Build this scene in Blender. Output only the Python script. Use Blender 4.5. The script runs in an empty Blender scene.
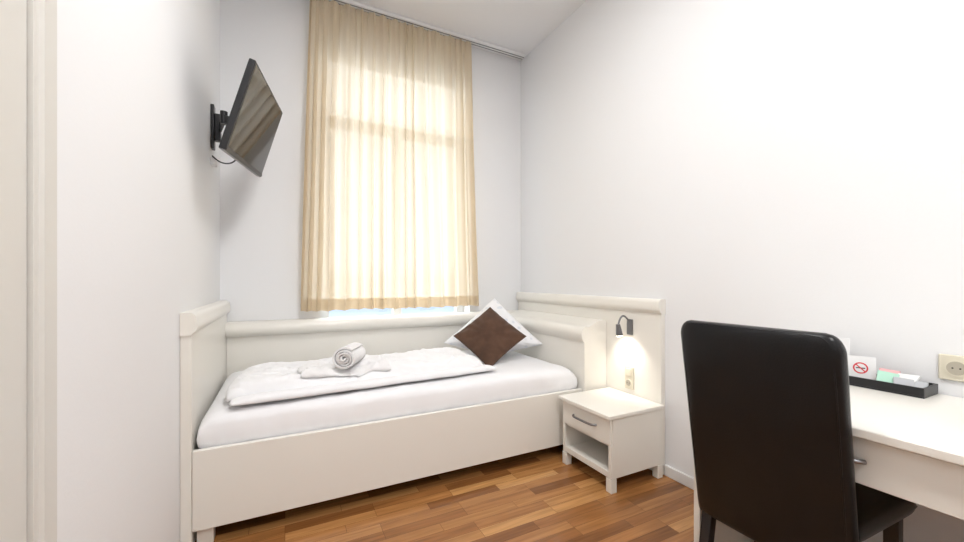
import bpy, bmesh, math, random
from mathutils import Vector, Matrix, noise
random.seed(3)
scn=bpy.context.scene
col=scn.collection
try:
    scn.view_settings.view_transform='Standard'
    scn.view_settings.look='None'
except Exception: pass

# ------------------------------------------------------------ materials
def new_mat(name):
    m=bpy.data.materials.new(name); m.use_nodes=True
    nt=m.node_tree; nt.nodes.clear()
    o=nt.nodes.new('ShaderNodeOutputMaterial')
    return m,nt,o
def pmat(name,colr,rough=.5,metal=0,bump=0,bscale=50,spec=.5,coat=0,var=0,emis=None,estr=0,sheen=0):
    m,nt,o=new_mat(name)
    b=nt.nodes.new('ShaderNodeBsdfPrincipled')
    b.inputs['Base Color'].default_value=(*colr,1)
    b.inputs['Roughness'].default_value=rough
    b.inputs['Metallic'].default_value=metal
    b.inputs['Specular IOR Level'].default_value=spec
    b.inputs['Coat Weight'].default_value=coat
    b.inputs['Sheen Weight'].default_value=sheen
    if emis:
        b.inputs['Emission Color'].default_value=(*emis,1); b.inputs['Emission Strength'].default_value=estr
    nt.links.new(b.outputs[0],o.inputs[0])
    if bump or var:
        tc=nt.nodes.new('ShaderNodeTexCoord')
        n=nt.nodes.new('ShaderNodeTexNoise'); n.inputs['Scale'].default_value=bscale; n.inputs['Detail'].default_value=4
        nt.links.new(tc.outputs['Object'],n.inputs['Vector'])
        if bump:
            bp=nt.nodes.new('ShaderNodeBump'); bp.inputs['Strength'].default_value=bump; bp.inputs['Distance'].default_value=.003
            nt.links.new(n.outputs['Fac'],bp.inputs['Height']); nt.links.new(bp.outputs[0],b.inputs['Normal'])
        if var:
            r=nt.nodes.new('ShaderNodeValToRGB')
            r.color_ramp.elements[0].position=.3; r.color_ramp.elements[1].position=.7
            r.color_ramp.elements[0].color=(*[x*(1-var) for x in colr],1)
            r.color_ramp.elements[1].color=(*[min(1,x*(1+var)) for x in colr],1)
            nt.links.new(n.outputs['Fac'],r.inputs[0]); nt.links.new(r.outputs[0],b.inputs['Base Color'])
    return m
M_wall=pmat('wall_paint',(.835,.84,.85),.85,bump=.12,bscale=90,spec=.2)
M_ceil=pmat('ceiling_paint',(.83,.83,.84),.9,spec=.2)
M_furn=pmat('cream_lacquer',(.84,.815,.755),.28,bump=.03,bscale=30)
M_dark=pmat('dark_gap',(.03,.03,.03),.7)
M_door=pmat('door_paint',(.68,.665,.625),.45,bump=.03,bscale=30)
M_trim=pmat('white_trim',(.80,.80,.79),.4)
M_sheet=pmat('white_cotton',(.87,.87,.885),.9,bump=.15,bscale=260,spec=.1,sheen=.2)
M_towel=pmat('terry_towel',(.86,.855,.86),.95,bump=.8,bscale=350,spec=.05,sheen=.4)
M_brown=pmat('brown_velvet',(.085,.043,.026),.75,bump=.3,bscale=14,var=.22,sheen=.2,spec=.2)
M_leather=pmat('black_leather',(.0055,.0055,.0065),.29,bump=.22,bscale=220,spec=.34)
M_blkpl=pmat('black_plastic',(.010,.010,.012),.35)
M_screen=pmat('tv_screen_glass',(.006,.006,.008),.05,spec=.36)
M_metal=pmat('brushed_metal',(.24,.24,.25),.3,metal=1)
M_ivory=pmat('ivory_plastic',(.74,.69,.56),.35)
M_white=pmat('white_paper',(.82,.82,.82),.7)
M_red=pmat('red_print',(.65,.03,.04),.6)
M_green=pmat('mint_packet',(.42,.68,.55),.5)
M_pink=pmat('pink_packet',(.75,.42,.42),.5)
M_grey=pmat('grey_packet',(.45,.46,.48),.45)
M_led=pmat('led_emitter',(1,.9,.75),.5,emis=(1,.90,.75),estr=14)
M_lampd=pmat('lamp_diffuser',(1,1,1),.5,emis=(1,.98,.96),estr=2.0)
M_recess=pmat('recess_shade',(.46,.42,.34),.5)

def damask():
    m,nt,o=new_mat('damask_cotton')
    b=nt.nodes.new('ShaderNodeBsdfPrincipled'); b.inputs['Roughness'].default_value=.85; b.inputs['Specular IOR Level'].default_value=.15
    tc=nt.nodes.new('ShaderNodeTexCoord'); v=nt.nodes.new('ShaderNodeTexVoronoi'); v.inputs['Scale'].default_value=22
    v.feature='SMOOTH_F1'
    nt.links.new(tc.outputs['Object'],v.inputs['Vector'])
    r=nt.nodes.new('ShaderNodeValToRGB'); e=r.color_ramp.elements
    e[0].position=.2; e[0].color=(.72,.745,.80,1); e[1].position=.36; e[1].color=(.87,.87,.89,1)
    nt.links.new(v.outputs['Distance'],r.inputs[0]); nt.links.new(r.outputs[0],b.inputs['Base Color'])
    nt.links.new(b.outputs[0],o.inputs[0]); return m
M_damask=damask()

def curtain_mat():
    m,nt,o=new_mat('curtain_fabric')
    d=nt.nodes.new('ShaderNodeBsdfDiffuse'); d.inputs[0].default_value=(.75,.635,.475,1)
    t=nt.nodes.new('ShaderNodeBsdfTranslucent'); t.inputs[0].default_value=(.90,.80,.645,1)
    mx=nt.nodes.new('ShaderNodeMixShader'); mx.inputs[0].default_value=.40
    tr=nt.nodes.new('ShaderNodeBsdfTransparent'); tr.inputs[0].default_value=(.97,.93,.85,1)
    mx2=nt.nodes.new('ShaderNodeMixShader'); mx2.inputs[0].default_value=.03
    tc=nt.nodes.new('ShaderNodeTexCoord'); mp=nt.nodes.new('ShaderNodeMapping'); mp.inputs['Scale'].default_value=(260,260,8)
    n=nt.nodes.new('ShaderNodeTexNoise'); n.inputs['Scale'].default_value=1; n.inputs['Detail'].default_value=3
    nt.links.new(tc.outputs['Object'],mp.inputs[0]); nt.links.new(mp.outputs[0],n.inputs['Vector'])
    bp=nt.nodes.new('ShaderNodeBump'); bp.inputs['Strength'].default_value=.2; bp.inputs['Distance'].default_value=.002
    nt.links.new(n.outputs['Fac'],bp.inputs['Height']); nt.links.new(bp.outputs[0],d.inputs['Normal'])
    nt.links.new(d.outputs[0],mx.inputs[1]); nt.links.new(t.outputs[0],mx.inputs[2])
    nt.links.new(mx.outputs[0],mx2.inputs[1]); nt.links.new(tr.outputs[0],mx2.inputs[2]); nt.links.new(mx2.outputs[0],o.inputs[0])
    return m
M_curt=curtain_mat()

def glass_mat():
    m,nt,o=new_mat('window_glass')
    a=nt.nodes.new('ShaderNodeBsdfTransparent'); g=nt.nodes.new('ShaderNodeBsdfGlossy'); g.inputs['Roughness'].default_value=.02
    mx=nt.nodes.new('ShaderNodeMixShader'); mx.inputs[0].default_value=.06
    nt.links.new(a.outputs[0],mx.inputs[1]); nt.links.new(g.outputs[0],mx.inputs[2]); nt.links.new(mx.outputs[0],o.inputs[0]); return m
M_glass=glass_mat()

def floor_mat():
    m,nt,o=new_mat('oak_strip_parquet')
    N=nt.nodes; L=nt.links
    b=N.new('ShaderNodeBsdfPrincipled'); b.inputs['Roughness'].default_value=.20; b.inputs['Specular IOR Level'].default_value=.5
    tc=N.new('ShaderNodeTexCoord')
    br=N.new('ShaderNodeTexBrick'); br.offset=.37; br.offset_frequency=3; br.squash=1
    br.inputs['Color1'].default_value=(0,0,0,1); br.inputs['Color2'].default_value=(1,1,1,1); br.inputs['Mortar'].default_value=(.0,.0,.0,1)
    br.inputs['Scale'].default_value=1; br.inputs['Brick Width'].default_value=.40; br.inputs['Row Height'].default_value=.062
    br.inputs['Mortar Size'].default_value=.0007; br.inputs['Mortar Smooth'].default_value=0
    L.new(tc.outputs['Object'],br.inputs['Vector'])
    r=N.new('ShaderNodeValToRGB'); cr=r.color_ramp
    cr.elements[0].position=0; cr.elements[0].color=(.225,.090,.028,1)
    cr.elements[1].position=1; cr.elements[1].color=(.59,.315,.118,1)
    e=cr.elements.new(.35); e.color=(.345,.150,.048,1)
    e=cr.elements.new(.7); e.color=(.455,.215,.074,1)
    L.new(br.outputs['Color'],r.inputs[0])
    mp=N.new('ShaderNodeMapping'); mp.inputs['Scale'].default_value=(3.5,55,55)
    sep=N.new('ShaderNodeVectorMath'); sep.operation='MULTIPLY_ADD'; sep.inputs[1].default_value=(9,5,3)
    L.new(br.outputs['Color'],sep.inputs[0]); L.new(tc.outputs['Object'],sep.inputs[2])
    L.new(sep.outputs[0],mp.inputs[0])
    n=N.new('ShaderNodeTexNoise'); n.inputs['Scale'].default_value=1; n.inputs['Detail'].default_value=6; n.inputs['Distortion'].default_value=.6
    L.new(mp.outputs[0],n.inputs['Vector'])
    r2=N.new('ShaderNodeValToRGB'); r2.color_ramp.elements[0].position=.3; r2.color_ramp.elements[0].color=(.66,.62,.58,1); r2.color_ramp.elements[1].position=.7; r2.color_ramp.elements[1].color=(1.12,1.1,1.08,1)
    L.new(n.outputs['Fac'],r2.inputs[0])
    mx=N.new('ShaderNodeMix'); mx.data_type='RGBA'; mx.blend_type='MULTIPLY'; mx.inputs[0].default_value=.9
    L.new(r.outputs[0],mx.inputs[6]); L.new(r2.outputs[0],mx.inputs[7])
    mx2=N.new('ShaderNodeMix'); mx2.data_type='RGBA'; mx2.inputs[7].default_value=(.10,.04,.014,1)
    L.new(br.outputs['Fac'],mx2.inputs[0]); L.new(mx.outputs[2],mx2.inputs[6])
    L.new(mx2.outputs[2],b.inputs['Base Color'])
    bp=N.new('ShaderNodeBump'); bp.inputs['Strength'].default_value=.08; bp.inputs['Distance'].default_value=.002
    L.new(n.outputs['Fac'],bp.inputs['Height']); L.new(bp.outputs[0],b.inputs['Normal'])
    L.new(b.outputs[0],o.inputs[0]); return m
M_floor=floor_mat()

# ------------------------------------------------------------ geometry helpers
def link(name,me,mat=None,parent=None,smooth=False):
    ob=bpy.data.objects.new(name,me); col.objects.link(ob)
    if mat: me.materials.append(mat)
    if parent: ob.parent=parent
    if smooth:
        for p in me.polygons: p.use_smooth=True
    return ob
def empty(name,loc=(0,0,0)):
    e=bpy.data.objects.new(name,None); e.location=loc; e.empty_display_size=.1; col.objects.link(e); return e
def bevel(ob,w,seg=3,angle=35):
    md=ob.modifiers.new('bevel','BEVEL'); md.width=w; md.segments=seg; md.limit_method='ANGLE'; md.angle_limit=math.radians(angle)
    for p in ob.data.polygons: p.use_smooth=True
    w2=ob.modifiers.new('wn','WEIGHTED_NORMAL'); w2.keep_sharp=True
def box(name,x0,x1,y0,y1,z0,z1,mat,parent=None,bev=0,seg=3):
    me=bpy.data.meshes.new(name); bm=bmesh.new()
    bmesh.ops.create_cube(bm,size=1)
    for v in bm.verts:
        v.co=Vector((x0+(v.co.x+.5)*(x1-x0), y0+(v.co.y+.5)*(y1-y0), z0+(v.co.z+.5)*(z1-z0)))
    bm.to_mesh(me); bm.free()
    ob=link(name,me,mat,parent)
    if bev: bevel(ob,bev,seg)
    return ob
def prism(name,pts,axis,a,b,mat,parent=None,bev=0,smooth=False):
    def P(p,t):
        return {'x':(t,p[0],p[1]),'y':(p[0],t,p[1]),'z':(p[0],p[1],t)}[axis]
    me=bpy.data.meshes.new(name); bm=bmesh.new()
    A=[bm.verts.new(P(p,a)) for p in pts]; B=[bm.verts.new(P(p,b)) for p in pts]
    n=len(pts)
    bm.faces.new(A); bm.faces.new(B[::-1])
    for i in range(n):
        bm.faces.new((A[i],B[i],B[(i+1)%n],A[(i+1)%n]))
    bmesh.ops.recalc_face_normals(bm,faces=bm.faces)
    bm.to_mesh(me); bm.free()
    ob=link(name,me,mat,parent)
    if bev: bevel(ob,bev,2,30)
    elif smooth:
        for p in me.polygons: p.use_smooth=True
        md=ob.modifiers.new('es','EDGE_SPLIT'); md.split_angle=math.radians(40)
    return ob
def arc(cx,cy,r,a0,a1,n=8,ry=None):
    ry=ry or r
    return [(cx+r*math.cos(math.radians(a0+(a1-a0)*i/n)),cy+ry*math.sin(math.radians(a0+(a1-a0)*i/n))) for i in range(n+1)]
def cyl(name,p0,p1,r,mat,parent=None,seg=24,r2=None):
    p0=Vector(p0);p1=Vector(p1);d=p1-p0
    me=bpy.data.meshes.new(name); bm=bmesh.new()
    bmesh.ops.create_cone(bm,cap_ends=True,segments=seg,radius1=r,radius2=r if r2 is None else r2,depth=d.length)
    M=Matrix.Translation((p0+p1)/2)@d.to_track_quat('Z','Y').to_matrix().to_4x4()
    bmesh.ops.transform(bm,matrix=M,verts=bm.verts)
    bm.to_mesh(me); bm.free()
    ob=link(name,me,mat,parent,True)
    md=ob.modifiers.new('es','EDGE_SPLIT'); md.split_angle=math.radians(40)
    return ob
def tube(name,pts,r,mat,parent=None):
    cu=bpy.data.curves.new(name,'CURVE'); cu.dimensions='3D'; cu.bevel_depth=r; cu.bevel_resolution=4; cu.use_fill_caps=True
    sp=cu.splines.new('NURBS'); sp.points.add(len(pts)-1)
    for i,p in enumerate(pts): sp.points[i].co=(*p,1)
    sp.order_u=3; sp.use_endpoint_u=True; cu.resolution_u=8
    cu.materials.append(mat)
    ob=bpy.data.objects.new(name,cu); col.objects.link(ob)
    if parent: ob.parent=parent
    return ob
def grid_solid(name,fn,nu,nv,mat,parent=None,sub=0):
    me=bpy.data.meshes.new(name); bm=bmesh.new()
    top={};bot={}
    for i in range(nu+1):
        for j in range(nv+1):
            u=-1+2*i/nu; v=-1+2*j/nv
            u=math.sin(u*math.pi/2)*.5+u*.5; v=math.sin(v*math.pi/2)*.5+v*.5
            top[i,j]=bm.verts.new(fn(u,v,1))
            bot[i,j]=top[i,j] if i in(0,nu) or j in(0,nv) else bm.verts.new(fn(u,v,-1))
    for i in range(nu):
        for j in range(nv):
            bm.faces.new((top[i,j],top[i+1,j],top[i+1,j+1],top[i,j+1]))
            try: bm.faces.new((bot[i,j],bot[i,j+1],bot[i+1,j+1],bot[i+1,j]))
            except ValueError: pass
    bmesh.ops.recalc_face_normals(bm,faces=bm.faces)
    bm.to_mesh(me); bm.free()
    ob=link(name,me,mat,parent,True)
    if sub:
        md=ob.modifiers.new('sub','SUBSURF'); md.levels=sub; md.render_levels=sub
    return ob
def fbm(p,sc,o=3):
    return noise.fractal(Vector(p)*sc,1.0,2.0,o)

# ------------------------------------------------------------ room shell
XL,XR,YB,YF,ZC=-.393,2.01,3.156,-1.6,3.24
T=.12
box('floor',XL-T,XR+T,YF-T,YB+.32,-.1,0,M_floor)
box('ceiling',XL-T,XR+T,YF-T,YB+.32,ZC,ZC+.1,M_ceil)
box('wall_right',XR,XR+T,YF-T,YB+.32,0,ZC,M_wall)
box('wall_front',XL,XR,YF-T,YF,0,ZC,M_wall)
wx0,wx1,wz0,wz1=.24,1.47,.79,2.98
wb=empty('wall_back')
box('pier_l',XL,wx0,YB,YB+.32,0,ZC,M_wall,wb)
box('pier_r',wx1,XR,YB,YB+.32,0,ZC,M_wall,wb)
box('below',wx0,wx1,YB,YB+.32,0,wz0,M_wall,wb)
box('above',wx0,wx1,YB,YB+.32,wz1,ZC,M_wall,wb)
dy0,dy1,dz=.08,.938,2.08
wl=empty('wall_left')
box('main',XL-T,XL,dy1,YB+.32,0,ZC,M_wall,wl)
box('rear',XL-T,XL,YF-T,dy0,0,ZC,M_wall,wl)
box('over_door',XL-T,XL,dy0,dy1,dz,ZC,M_wall,wl)
dr=empty('door_1')
box('leaf',XL-.045,XL+.004,dy0+.003,dy1-.003,.008,dz-.003,M_door,dr,.002)
cyl('handle_stem',(XL+.004,dy0+.07,1.03),(XL+.05,dy0+.07,1.03),.009,M_metal,dr)
cyl('handle_lever',(XL+.048,dy0+.065,1.03),(XL+.048,dy0+.18,1.03),.009,M_metal,dr)
ca=empty('trim_1')
def casing(nm,a,b):
    s=1 if b>a else -1
    prism(nm,[(XL,a),(XL,b),(XL+.012,b),(XL+.017,b-.006*s),(XL+.017,a+.020*s),(XL+.011,a+.014*s),(XL+.011,a)],'z',0,dz+.06,M_door,ca,.001)
casing('casing_r',dy1-.001,dy1+.066); casing('casing_l',dy0+.001,dy0-.066)
box('casing_top',XL,XL+.017,dy0+.001,dy1-.001,dz-.001,dz+.06,M_door,ca,.001)
def bb(name,x0,x1,y0,y1):
    box(name,x0,x1,y0,y1,0,.062,M_trim,None,.004)
bb('baseboard_right',XR-.016,XR,YF,1.568)
bb('baseboard_left',XL,XL+.016,dy1+.068,1.98)
bb('baseboard_front',XL+.02,XR-.02,YF,YF+.016)

# ------------------------------------------------------------ window
wn=empty('window_1')
fy0,fy1=YB+.13,YB+.19
def fr(n,x0,x1,z0,z1,y0=fy0,y1=fy1): box(n,x0,x1,y0,y1,z0,z1,M_trim,wn,.004)
fr('frame_l',wx0,wx0+.07,wz0+.012,wz1); fr('frame_r',wx1-.07,wx1,wz0+.012,wz1)
fr('frame_b',wx0+.07,wx1-.07,wz0+.012,wz0+.06); fr('frame_t',wx0+.07,wx1-.07,wz1-.07,wz1)
fr('transom',wx0+.07,wx1-.07,2.37,2.45); xm=(wx0+wx1)/2
fr('mullion',xm-.035,xm+.035,wz0+.06,2.37)
box('glass',wx0+.05,wx1-.05,fy0+.028,fy0+.032,wz0+.03,wz1-.05,M_glass,wn)
box('sill',wx0,wx1,YB+.0,fy1,wz0,wz0+.012,M_trim,wn,.003)

# ------------------------------------------------------------ curtain rail + curtain
rl=empty('curtain_rail')
box('rail_body',XL+.01,XR-.03,3.035,3.10,ZC-.028,ZC-.001,M_trim,rl,.003)
box('rail_slot1',XL+.012,XR-.032,3.048,3.056,ZC-.030,ZC-.027,M_metal,rl)
box('rail_slot2',XL+.012,XR-.032,3.078,3.086,ZC-.030,ZC-.027,M_metal,rl)

def curtain():
    nx,nz=620,80
    z1,z0=ZC-.031,.926
    verts=[];faces=[]
    ph=[0];pf=[0]
    for i in range(nx):
        s=i/nx
        ph.append(ph[-1]+1+.75*noise.noise(Vector((s*7,1.3,0)))+.45*noise.noise(Vector((s*17,5.1,0))))
        pf.append(pf[-1]+1+.35*noise.noise(Vector((s*20,3.3,0))))
    for k in range(nz+1):
        t=k/nz; z=z1+(z0-z1)*t
        xl=.160+(.098-.160)*t; xr=1.447+(1.518-1.447)*t
        fine=math.exp(-t/.16)
        for i in range(nx+1):
            s=i/nx
            p=ph[i]/ph[-1]*15*2*math.pi; q=pf[i]/pf[-1]*42*2*math.pi
            dr=.8*noise.noise(Vector((s*5,t*1.1,2.2)))+.3*noise.noise(Vector((s*13,t*1.8,7)))
            A=.034*(.45+.55*min(1,t/.3))*(1+.65*noise.noise(Vector((s*9,t*.7,9))))
            w=math.sin(p+dr*1.7)+.38*math.sin(2*p+1.1+2.6*dr)*(.6+.8*noise.noise(Vector((s*12,t,3))))
            y=3.066+.040*math.tanh((A*w+.007*math.sin(q+dr)*fine+.003*math.sin(q+1.5*dr)*(1-fine)*(.5+noise.noise(Vector((s*10,t*2,1)))))/.040)
            x=xl+(xr-xl)*s+.005*math.sin(p*2+dr*3)
            zz=z+(.005*noise.noise(Vector((s*5,0,4)))+.003*math.sin(p+dr) if t>.9 else 0)*max(0,(t-.9)/.1)
            verts.append((x,y,zz))
    for k in range(nz):
        for i in range(nx):
            a=k*(nx+1)+i
            faces.append((a,a+1,a+nx+2,a+nx+1))
    me=bpy.data.meshes.new('curtain'); me.from_pydata(verts,[],faces); me.update()
    cp=empty('curtain')
    link('cloth',me,M_curt,cp,True)
    def strip(nm,k0,k1,i0,i1,off):
        vv=[];ff=[]
        for k in range(k0,k1+1):
            for i in range(i0,i1+1):
                x,y,z=verts[k*(nx+1)+i]; vv.append((x,y+off,z))
        n=i1-i0+1
        for k in range(k1-k0):
            for i in range(n-1):
                a=k*n+i; ff.append((a,a+1,a+n+1,a+n))
        m=bpy.data.meshes.new(nm); m.from_pydata(vv,[],ff); m.update(); link(nm,m,M_curt,cp,True)
    strip('hem',nz-3,nz,0,nx,.0025)
    strip('hem_l',0,nz-3,0,9,.0025)
    strip('hem_r',0,nz-3,nx-9,nx,.0025)
curtain()

# ------------------------------------------------------------ bed frame
bed=empty('bed_frame')
BF=2.03
box('foot_panel',XL+.001,XL+.040,BF-.006,3.15,0,.935,M_furn,bed,.002)
prism('foot_moulding',[(XL+.001,.915),(XL+.040,.915)]+arc(XL+.040,.955,.022,-75,20,6,.03)+arc(XL+.036,.985,.022,0,90,6,.026)+[(XL+.001,1.011)],'y',BF-.012,3.15,M_furn,bed,smooth=True)
box('back_panel',XL+.041,XR-.06,3.118,3.150,.08,.83,M_furn,bed,.002)
prism('back_moulding',[(3.15,.762),(3.115,.762)]+[(p[0],p[1]) for p in arc(3.112,.814,.055,-95,-265,12,.050)]+[(3.15,.866)],'x',XL+.041,XR-.06,M_furn,bed,smooth=True)
box('head_panel',XR-.034,XR-.001,1.572,3.15,0.0,.96,M_furn,bed,.002)
prism('head_moulding',[(XR-.001,.95),(XR-.036,.95)]+arc(XR-.036,.99,.022,260,160,6,.035)+arc(XR-.034,1.012,.022,180,90,6,.024)+[(XR-.001,1.036)],'y',1.568,3.15,M_furn,bed,smooth=True)
hb=[(1.974,.08),(1.974,.866),(1.945,.876),(1.91,.872),(1.86,.852)]
hb+=arc(1.800,.788,.046,70,200,9,.05)+[(1.766,.748),(1.780,.732),(1.780,.08)]
prism('head_box',hb,'y',2.01,3.06,M_furn,bed,smooth=True)
box('front_rail',XL+.041,1.779,BF,BF+.026,.078,.42,M_furn,bed,.003)
box('front_ledge',XL+.041,1.779,BF+.027,BF+.05,.27,.35,M_furn,bed)
box('slats',XL+.041,1.779,BF+.051,3.116,.27,.34,M_furn,bed)
for i,(x,y) in enumerate([(-.31,2.06),(1.72,2.06)]):
    box('leg_%d'%i,x-.03,x+.03,y,y+.05,0,.268,M_furn,bed)

def mat_fn(u,v,s):
    x=.712+u*1.055; y=2.565+v*.505
    e=max(0,1-abs(u)**26)*max(0,1-abs(v)**16)
    h=e**.33
    z=.455+ (.106 if s>0 else -.10)*h
    z+= (.0035*fbm((x,y*2.2,0),3.0)+.0018*fbm((x*2,y,4),9))*h if s>0 else 0
    if s>0:
        z-=.012*math.exp(-((x-.5)/.7)**2-((y-2.5)/.3)**2)
        z+=.004*h*math.exp(-((y-2.12)/.05)**2)*noise.noise(Vector((x*14,y*4,6)))
    yy=y+ (.006*fbm((x*3,0,z*4),2.5))*(1 if v<-.9 else 0)
    return (x,yy,z)
grid_solid('mattress',mat_fn,200,110,M_sheet)

# folded duvet
P=[(-.27,2.15),(1.17,2.21),(1.14,2.72),(-.23,2.66)]
def duvet_fn(u,v,s):
    a=(u+1)/2;b=(v+1)/2
    x=(P[0][0]*(1-a)+P[1][0]*a)*(1-b)+(P[3][0]*(1-a)+P[2][0]*a)*b
    y=(P[0][1]*(1-a)+P[1][1]*a)*(1-b)+(P[3][1]*(1-a)+P[2][1]*a)*b
    cx,cy=.47,2.44
    k=1-.035*(abs(u)*abs(v))**3
    x=cx+(x-cx)*k; y=cy+(y-cy)*(k-.04*(abs(u)*abs(v))**3)
    x+=.014*noise.noise(Vector((y*7,3,0)))*abs(u)**4
    y+=.018*noise.noise(Vector((x*5,8,0)))*abs(v)**4
    e=(1-abs(u)**14)*(1-abs(v)**6)
    h=max(0,e)**.42
    if s>0:
        hh=.086+.012*noise.noise(Vector((x*3,y*4,1)))
        z=.580+hh*h
        z+=h*(.015*fbm((x*1.0,y*1.6,2),5)+.006*fbm((x*2,y*2,5),12))
        cr=abs(noise.noise(Vector((x*4+y*3,y*7-x*1.5,3.3))))
        z-=h*.015*math.exp(-(cr/.06)**2)
        z-=.019*math.exp(-((x-.31)/.16)**2-((y-2.27)/.12)**2)
    else:
        z=.580-.008*h
    return (x,y,z)
dv=grid_solid('folded_duvet',duvet_fn,190,90,M_sheet)
def fn2(u,v,s):
    x=.49+u*.72*(1-.02*v*v); y=2.178+v*.05+.05*(x-.5)/.75+ .012*noise.noise(Vector((x*6,1,1)))
    e=max(0,(1-u**12)*(1-v**4))**.45
    return (x,y,.583+(.024*e if s>0 else -.012*e))
grid_solid('lower_fold',fn2,120,12,M_sheet,dv)

# ------------------------------------------------------------ pillows
def pillow(name,size,thick,mat,loc,nrm,spin,seed=0,wr=.006,pinch=.07,squash=1.0):
    cs,sn=math.cos(math.radians(spin)),math.sin(math.radians(spin))
    def fn(u,v,s):
        x=u*size/2*(1-pinch*(1-v*v)*1.0*abs(u)); y=v*size/2*(1-pinch*(1-u*u)*abs(v))
        e=max(0,(1-abs(u)**2.6)*(1-abs(v)**2.6))**.55
        z=s*thick/2*e
        z+=s*e*wr*2*fbm((x,y,seed+s),7)
        z+=s*wr*.8*math.sin(14*math.atan2(v,u)+3*noise.noise(Vector((u*2,v*2,seed))))*min(1,(u*u+v*v))*e**.5
        X=x*cs-y*sn; Y=x*sn+y*cs
        if Y<0 and squash<1:
            z*=1+.5*min(1,-Y/.15)*e; Y*=squash
        return (X,Y,z)
    ob=grid_solid(name,fn,60,60,mat,sub=1)
    n=Vector(nrm).normalized()
    up=Vector((0,0,1)); r=up.cross(n).normalized(); uu=n.cross(r)
    R=Matrix((r,uu,n)).transposed().to_4x4()
    ob.matrix_world=Matrix.Translation(loc)@R
    return ob
pillow('pillow',.555,.17,M_damask,(1.455,2.69,.652),(-.47,-.76,.45),45,1,pinch=.035,squash=.24)
pillow('throw_pillow',.385,.10,M_brown,(1.345,2.535,.737),(-.36,-.66,.66),45,5,wr=.005,pinch=.05)

# ------------------------------------------------------------ towels
def towel_roll():
    e=empty('rolled_towel',(0,0,0))
    R0=.063; turns=4.0; n=150; pts=[]
    for i in range(n+1):
        t=i/n; a=t*turns*2*math.pi; r=.009+(R0-.009)*t
        pts.append((r*math.cos(-a+.9)*1.08,r*math.sin(-a+.9)*.97,t))
    L=.18; bm=bmesh.new(); nl=16; V={}
    for i,(x,z,t) in enumerate(pts):
        for j in range(nl+1):
            q=j/nl; off=.007*math.sin(t*17)+.010*(1-t)
            yy=(q-.5)*L+ off*(-1 if q<.5 else 1)*abs(q-.5)*2
            k=1+.03*noise.noise(Vector((q*6,t*5,1)))
            V[i,j]=bm.verts.new((x*k,yy,z*k))
    for i in range(n):
        for j in range(nl):
            bm.faces.new((V[i,j],V[i+1,j],V[i+1,j+1],V[i,j+1]))
    me=bpy.data.meshes.new('roll'); bm.to_mesh(me); bm.free()
    ob=link('roll',me,M_towel,e,True)
    sd=ob.modifiers.new('s','SOLIDIFY'); sd.thickness=.0095; sd.offset=-1
    bv=ob.modifiers.new('b','BEVEL'); bv.width=.003; bv.segments=2; bv.angle_limit=math.radians(50)
    e.location=(.325,2.275,.729); e.rotation_euler=(0,0,math.radians(-28))
towel_roll()
def ftowel():
    def fn(u,v,s):
        X=u*.235*(1+.06*noise.noise(Vector((v*2,1,0)))); Y=v*.095*(1+.18*noise.noise(Vector((u*2.5,4,0))))
        ang=math.radians(3); wx=.30+X*math.cos(ang)-Y*math.sin(ang); wy=2.295+X*math.sin(ang)+Y*math.cos(ang)
        uu=(wx-.46)/.705; vv=(wy-2.435-.03*uu)/.26
        uu=max(-.97,min(.97,uu)); vv=max(-.97,min(.97,vv))
        zb=duvet_fn(uu,vv,1)[2]
        e=max(0,(1-abs(u)**8)*(1-abs(v)**8))**.4
        dd=math.exp(-(X/.10)**2)
        th=.012+(.018+.016*noise.noise(Vector((u*4,v*3,2)))+.012*fbm((X,Y,1),14))*(1-dd)
        z=zb+(.004+max(.004,th)*e if s>0 else .003)
        return (wx,wy,z)
    grid_solid('folded_towel',fn,80,40,M_towel)
ftowel()

# ------------------------------------------------------------ nightstand
ns=empty('nightstand')
nx0,nx1,ny0,ny1=1.564,1.966,1.556,1.965
box('top',nx0-.026,nx1+.004,ny0-.010,ny1+.016,.400,.422,M_furn,ns,.004)
box('side_near',nx0+.012,nx1,ny0,ny0+.018,.075,.399,M_furn,ns,.002)
box('side_far',nx0+.012,nx1,ny1-.018,ny1,.075,.399,M_furn,ns,.002)
box('back',nx1-.012,nx1,ny0+.018,ny1-.018,.075,.399,M_furn,ns)
box('bottom',nx0+.012,nx1-.012,ny0+.018,ny1-.018,.085,.105,M_furn,ns)
box('shelf',nx0+.02,nx1-.012,ny0+.018,ny1-.018,.238,.254,M_furn,ns)
box('drawer_front',nx0-.004,nx0+.014,ny0+.005,ny1-.005,.258,.394,M_furn,ns,.003)
box('drawer_box',nx0+.014,nx1-.03,ny0+.03,ny1-.03,.262,.385,M_furn,ns)
box('front_bottom_lip',nx0+.0,nx0+.012,ny0+.002,ny1-.002,.078,.112,M_furn,ns,.002)
box('jamb_near',nx0,nx0+.0115,ny0,ny0+.022,.112,.256,M_furn,ns,.001)
box('jamb_far',nx0,nx0+.0115,ny1-.022,ny1,.112,.256,M_furn,ns,.001)
for i,(x,y) in enumerate([(nx0-.002,ny0-.002),(nx0-.002,ny1-.038),(nx1-.04,ny0-.002),(nx1-.04,ny1-.038)]):
    box('leg_%d'%(i+1),x,x+.04,y,y+.04,0,.0745,M_furn,ns,.002)
hy=(ny0+ny1)/2
tube('handle',[(nx0-.004,hy-.095,.335),(nx0-.026,hy-.088,.335),(nx0-.030,hy-.03,.335),(nx0-.030,hy+.03,.335),(nx0-.026,hy+.088,.335),(nx0-.004,hy+.095,.335)],.0065,M_metal,ns)

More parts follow.
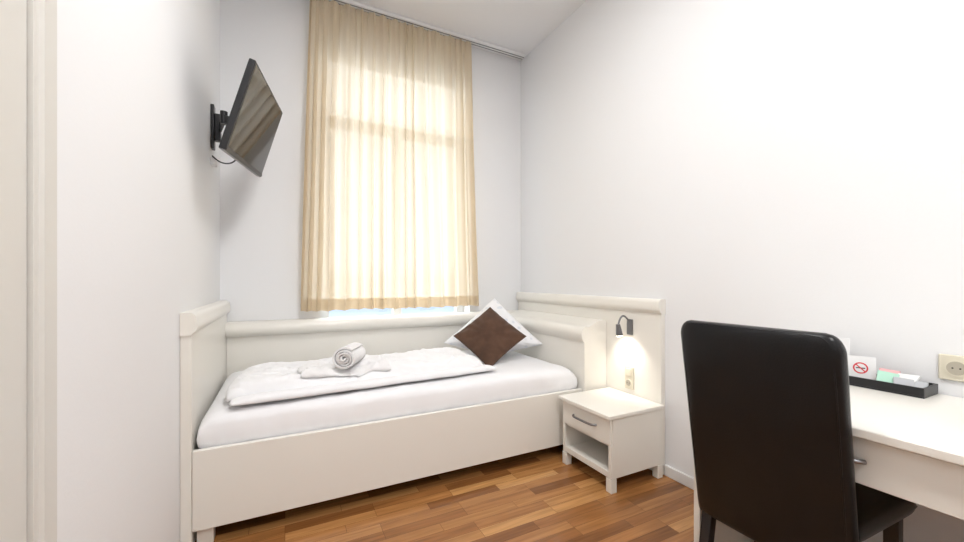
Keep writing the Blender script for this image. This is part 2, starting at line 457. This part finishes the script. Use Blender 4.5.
# ------------------------------------------------------------ reading lamp on head panel
lp=empty('reading_lamp')
px=XR-.0345; ly=1.80
box('mount',px-.014,px,ly-.022,ly+.022,.80,.90,M_metal,lp,.005)
tube('arm',[(px-.012,ly,.885),(px-.05,ly+.005,.93),(px-.085,ly+.01,.91),(px-.095,ly+.012,.865)],.006,M_metal,lp)
cyl('head',(px-.098,ly+.012,.87),(px-.085,ly+.012,.80),.013,M_metal,lp,24,.022)
cyl('emitter',(px-.0852,ly+.012,.801),(px-.0842,ly+.012,.796),.018,M_led,lp)
l=bpy.data.lights.new('reading_spot','SPOT'); l.energy=4.5; l.color=(1,.91,.80); l.spot_size=math.radians(120); l.spot_blend=.9; l.shadow_soft_size=.02
lo=bpy.data.objects.new('reading_spot',l); col.objects.link(lo); lo.parent=lp
lo.location=(px-.080,ly+.012,.79)
lo.rotation_euler=Vector((-.6,0,1)).to_track_quat('Z','Y').to_euler()

def disc_socket(parent,x,y,z,s=1):
    cyl('recess_rim',(x-.0095,y,z),(x-.013,y,z),.021*s,M_ivory,parent,32)
    cyl('recess',(x-.0131,y,z),(x-.0134,y,z),.0175*s,M_recess,parent,32)
    for d in(-.0085,.0085):
        cyl('pin_hole',(x-.0135,y+d,z),(x-.0139,y+d,z),.0026,M_dark,parent,12)
sw=empty('bedside_switch_socket')
sx=XR-.0345
box('plate',sx-.009,sx,1.772,1.841,.452,.597,M_ivory,sw,.004)
box('rocker',sx-.014,sx-.0092,1.785,1.828,.537,.583,M_ivory,sw,.003)
disc_socket(sw,sx,1.807,.492,1.1)
wo=empty('wall_socket')
box('plate',XR-.010,XR-.0005,.405,.489,.812,.898,M_ivory,wo,.004)
disc_socket(wo,XR-.001,.447,.855,1.3)

# ------------------------------------------------------------ TV
def tv():
    c0=Vector((-.127,2.452,1.979)); a,b,roll=.12,.305,.084; w,h=.74,.436
    n=Vector((math.cos(a)*math.cos(b),-math.sin(a)*math.cos(b),-math.sin(b)))
    U=Vector((math.sin(a),math.cos(a),0)); V=n.cross(U); V=V if V.z>0 else -V
    U2=U*math.cos(roll)+V*math.sin(roll); V2=V*math.cos(roll)-U*math.sin(roll)
    N2=U2.cross(V2)
    sgn=1 if N2.dot(n)>0 else -1
    Mx=Matrix((U2*sgn,V2,n)).transposed().to_4x4(); Mx.translation=c0
    tp=empty('wall_mounted_television')
    def tb(name,x0,x1,y0,y1,z0,z1,mat,bev=0):
        o=box(name,x0,x1,y0,y1,z0,z1,mat,None,bev); o.parent=tp; o.matrix_local=Mx; return o
    tb('panel',-w/2,w/2,-h/2,h/2,-.030,0,M_blkpl,.006)
    tb('screen',-w/2+.014,w/2-.014,-h/2+.022,h/2-.014,0.0002,.0012,M_screen)
    tb('bezel_bottom',-w/2+.004,w/2-.004,-h/2+.003,-h/2+.020,0,.003,M_blkpl,.001)
    tb('back_bulge',-w*.32,w*.32,-h*.42,h*.2,-.058,-.028,M_blkpl,.012)
    tb('vesa_plate',-.06,.06,-.10,.06,-.072,-.057,M_blkpl,.003)
    tb('trim_edge',-w/2-.001,w/2+.001,-h/2-.0015,-h/2+.002,-.026,-.004,M_metal)
    wy=2.80
    box('wall_plate',XL+.0005,XL+.018,wy-.03,wy+.03,1.93,2.19,M_blkpl,tp,.004)
    box('wall_pivot',XL+.018,XL+.05,wy-.022,wy+.022,1.98,2.14,M_blkpl,tp,.004)
    att=Mx@Vector((0,-.02,-.085))
    el=Vector((XL+.09,2.58,2.05))
    def bar(nm,p,q,hh,tt):
        p=Vector(p);q=Vector(q); d=(q-p); L=d.length
        o=box(nm,0,L,-tt/2,tt/2,-hh/2,hh/2,M_blkpl,None,.004); o.parent=tp
        x=d.normalized(); y=Vector((0,0,1)).cross(x).normalized(); z=x.cross(y)
        m=Matrix((x,y,z)).transposed().to_4x4(); m.translation=p; o.matrix_local=m
    bar('arm_1',(XL+.045,wy,2.06),el,.045,.018)
    bar('arm_2',el,att,.04,.018)
    cyl('elbow',el-Vector((0,0,.035)),el+Vector((0,0,.035)),.018,M_blkpl,tp)
    p=Mx@Vector((.02,-.1,-.06))
    tube('cable',[Vector((XL+.012,2.76,1.88)),Vector((XL+.06,2.72,1.82)),p+Vector((-.02,.1,-.08)),p],.004,M_blkpl,tp)
    box('cable_socket',XL+.0005,XL+.03,2.76,2.83,1.83,1.875,M_white,tp,.004)
tv()

# ------------------------------------------------------------ desk
dk=empty('desk')
dx0,dx1=1.345,2.004; dY0,dY1=-.42,.958
box('desktop',dx0,dx1,dY0,dY1,.735,.76,M_furn,dk,.004)
box('side_far',dx0+.03,dx1-.02,dY1-.030,dY1-.005,0,.7345,M_furn,dk,.003)
box('side_near',dx0+.03,dx1-.02,dY0+.02,dY0+.045,0,.7345,M_furn,dk,.003)
box('apron_box',dx0+.055,dx1-.03,dY0+.046,dY1-.031,.60,.7345,M_furn,dk)
ym=(dY0+dY1)/2
for k,(a,b) in enumerate([(dY0+.05,ym-.003),(ym+.003,dY1-.035)]):
    box('drawer_%d'%(k+1),dx0+.033,dx0+.054,a,b,.602,.726,M_furn,dk,.003)
    m_=(a+b)/2
    tube('handle_%d'%(k+1),[(dx0+.033,m_-.13,.665),(dx0+.012,m_-.12,.665),(dx0+.008,m_-.04,.665),(dx0+.008,m_+.04,.665),(dx0+.012,m_+.12,.665),(dx0+.033,m_+.13,.665)],.006,M_metal,dk)

# ------------------------------------------------------------ desk chair
ch=empty('dining_chair')
def chair():
    cy=.700; W=.462
    zt,zb=1.010,.30
    def fn(u,v,s):
        t=(v+1)/2; z=zb+(zt-zb)*t
        hw=W/2*(1-.02*(1-t))
        y=u*hw
        if t>.92:
            k=(t-.92)/.08; lim=hw-.040*(1-math.sqrt(max(0,1-k*k)))
            y=u*lim
        e=(max(0,1-abs(u)**14)*max(0,1-abs(v)**22))**.4
        tt=(z-.4)/.6
        lean=1.338-.088*tt
        th=.028
        xo=(-th if s>0 else th)*e
        xo+=(-.006 if s>0 else .010)*e*(1-u*u)
        xo+=.0018*noise.noise(Vector((u*3,v*4,s)))*e
        return (lean+.025+xo, cy+y, z)
    grid_solid('backrest',fn,60,90,M_leather,ch)
    seam=[]
    for (u,v) in [(-.93,-.96),(-.93,-.5),(-.93,0),(-.93,.5),(-.93,.9),(-.90,.965),(-.8,.978),(0,.98),(.8,.978),(.90,.965),(.93,.9),(.93,.5),(.93,0),(.93,-.5),(.93,-.96)]:
        p=Vector(fn(u,v,1)); seam.append(p+Vector((-.0002,0,0)))
    tube('seam',seam,.0016,M_leather,ch)
    def fs(u,v,s):
        x=1.565+u*.180; y=cy+v*.225*(1+.03*u)
        e=(max(0,1-abs(u)**12)*max(0,1-abs(v)**12))**.4
        z=.450+(.040 if s>0 else -.035)*e+(.012*e*(1-u*u)*(1-v*v) if s>0 else 0)
        return (x,y,z)
    grid_solid('seat',fs,50,50,M_leather,ch)
    for i,(x,y) in enumerate([(1.70,cy-.19),(1.70,cy+.19)]):
        prism('leg_%d'%(i+1),[(x-.02,.42),(x+.02,.42),(x+.014,0),(x-.014,0)],'y',y-.018,y+.018,M_blkpl,ch,.003)
    for i,y in enumerate([cy-.19,cy+.19]):
        prism('leg_%d'%(i+3),[(1.36,.33),(1.395,.33),(1.335,0),(1.305,0)],'y',y-.018,y+.018,M_blkpl,ch,.003)
chair()

# ------------------------------------------------------------ desk tray & contents
tr=empty('desk_tray')
tx0,tx1,ty0,ty1=1.868,1.995,.487,.80; z0=.7605
box('base',tx0,tx1,ty0,ty1,z0,z0+.006,M_blkpl,tr,.001)
box('side_f',tx0,tx0+.006,ty0,ty1,z0+.006,z0+.034,M_blkpl,tr,.001)
box('side_b',tx1-.006,tx1,ty0,ty1,z0+.006,z0+.034,M_blkpl,tr,.001)
box('end_a',tx0+.006,tx1-.006,ty0,ty0+.006,z0+.006,z0+.034,M_blkpl,tr,.001)
box('end_b',tx0+.006,tx1-.006,ty1-.006,ty1,z0+.006,z0+.034,M_blkpl,tr,.001)
def packet(name,cx,cy,cz,lx,ly,lz,rot,mat):
    o=box(name,-lx/2,lx/2,-ly/2,ly/2,-lz/2,lz/2,mat,None,min(.002,lz/3))
    o.location=(cx,cy,cz); o.rotation_euler=rot; return o
tb=empty('tea_and_coffee_sachets')
for nm,cx,cy,cz,lx,ly,lz,r,mt_ in [
  ('sachet_a',1.920,.590,.797,.060,.055,.008,(.15,-.7,.2),M_green),
  ('sachet_b',1.945,.555,.797,.060,.065,.008,(-.1,-.6,-.2),M_white),
  ('sachet_c',1.905,.545,.792,.050,.050,.009,(.1,-.55,.3),M_grey),
  ('sachet_d',1.960,.60,.800,.055,.055,.010,(.1,-.8,.1),M_pink),
  ('sachet_e',1.925,.512,.790,.045,.035,.010,(.05,-.4,.1),M_grey)]:
    o=packet(nm,cx,cy,cz,lx,ly,lz,r,mt_); o.parent=tb
nsg=empty('no_smoking_card')
o=packet('card',0,0,0,.0015,.085,.088,(0,0,0),M_white); o.parent=nsg
def ring(name,r,w,x,mat,parent):
    me=bpy.data.meshes.new(name); bm=bmesh.new(); n=40
    A=[bm.verts.new((x,r*math.cos(t*2*math.pi/n),r*math.sin(t*2*math.pi/n))) for t in range(n)]
    B=[bm.verts.new((x,(r-w)*math.cos(t*2*math.pi/n),(r-w)*math.sin(t*2*math.pi/n))) for t in range(n)]
    for i in range(n): bm.faces.new((A[i],A[(i+1)%n],B[(i+1)%n],B[i]))
    bm.to_mesh(me); bm.free(); return link(name,me,mat,parent)
ring('ring',.021,.0045,-.0011,M_red,nsg)
sl=packet('slash',0,0,0,.0003,.036,.004,(0,0,0),M_red); sl.parent=nsg; sl.location=(-.0011,0,0); sl.rotation_euler=(math.radians(45),0,0)
cg=packet('cigarette',0,0,0,.0002,.026,.004,(0,0,0),M_dark); cg.parent=nsg; cg.location=(-.0009,0,0)
nsg.location=(1.945,.672,.817); nsg.rotation_euler=(0,math.radians(10),math.radians(22))
ic=empty('info_card')
o=packet('card',0,0,0,.0015,.07,.150,(0,0,0),M_white); o.parent=ic
o=packet('print',0,0,0,.0003,.03,.02,(0,0,0),M_grey); o.parent=ic; o.location=(-.001,0,.03)
ic.location=(1.955,.745,.846); ic.rotation_euler=(0,math.radians(8),math.radians(15))

# ------------------------------------------------------------ ceiling lamps
def area(name,loc,size,e,colr,parent=None):
    l=bpy.data.lights.new(name,'AREA'); l.energy=e; l.shape='DISK'; l.size=size; l.color=colr
    o=bpy.data.objects.new(name,l); o.location=loc; col.objects.link(o)
    if parent: o.parent=parent
for (lx,lyy,en) in [(.62,1.18,27),(.62,-.75,40)]:
    cl=empty('ceiling_lamp')
    cyl('base',(lx,lyy,ZC-.03),(lx,lyy,ZC-.001),.28,M_trim,cl,48)
    cyl('diffuser',(lx,lyy,ZC-.07),(lx,lyy,ZC-.031),.22,M_lampd,cl,48,.26)
    area('ceiling_light',(lx,lyy,ZC-.08),.5,en,(1,.99,.98),parent=cl)

# ------------------------------------------------------------ world (daylight through the window)
w=bpy.data.worlds.new('World'); scn.world=w; w.use_nodes=True
nt=w.node_tree; bg=nt.nodes['Background']
tc=nt.nodes.new('ShaderNodeTexCoord'); sp=nt.nodes.new('ShaderNodeSeparateXYZ'); rp=nt.nodes.new('ShaderNodeValToRGB')
nt.links.new(tc.outputs['Generated'],sp.inputs[0]); nt.links.new(sp.outputs['Z'],rp.inputs[0])
rp.color_ramp.elements[0].position=0; rp.color_ramp.elements[0].color=(.105,.130,.165,1)
rp.color_ramp.elements[1].position=.5; rp.color_ramp.elements[1].color=(.84,.92,1,1)
e=rp.color_ramp.elements.new(.04); e.color=(.62,.69,.76,1)
nt.links.new(rp.outputs[0],bg.inputs[0]); bg.inputs[1].default_value=7.6

# ------------------------------------------------------------ camera
cd=bpy.data.cameras.new('camera'); cam=bpy.data.objects.new('camera',cd); col.objects.link(cam)
cd.sensor_width=36; cd.lens=390/964*36; cd.shift_y=9/964; cd.clip_start=.02
cam.location=(0,0,1.15); cam.rotation_euler=(math.radians(90),0,-math.atan(197/390))
scn.camera=cam
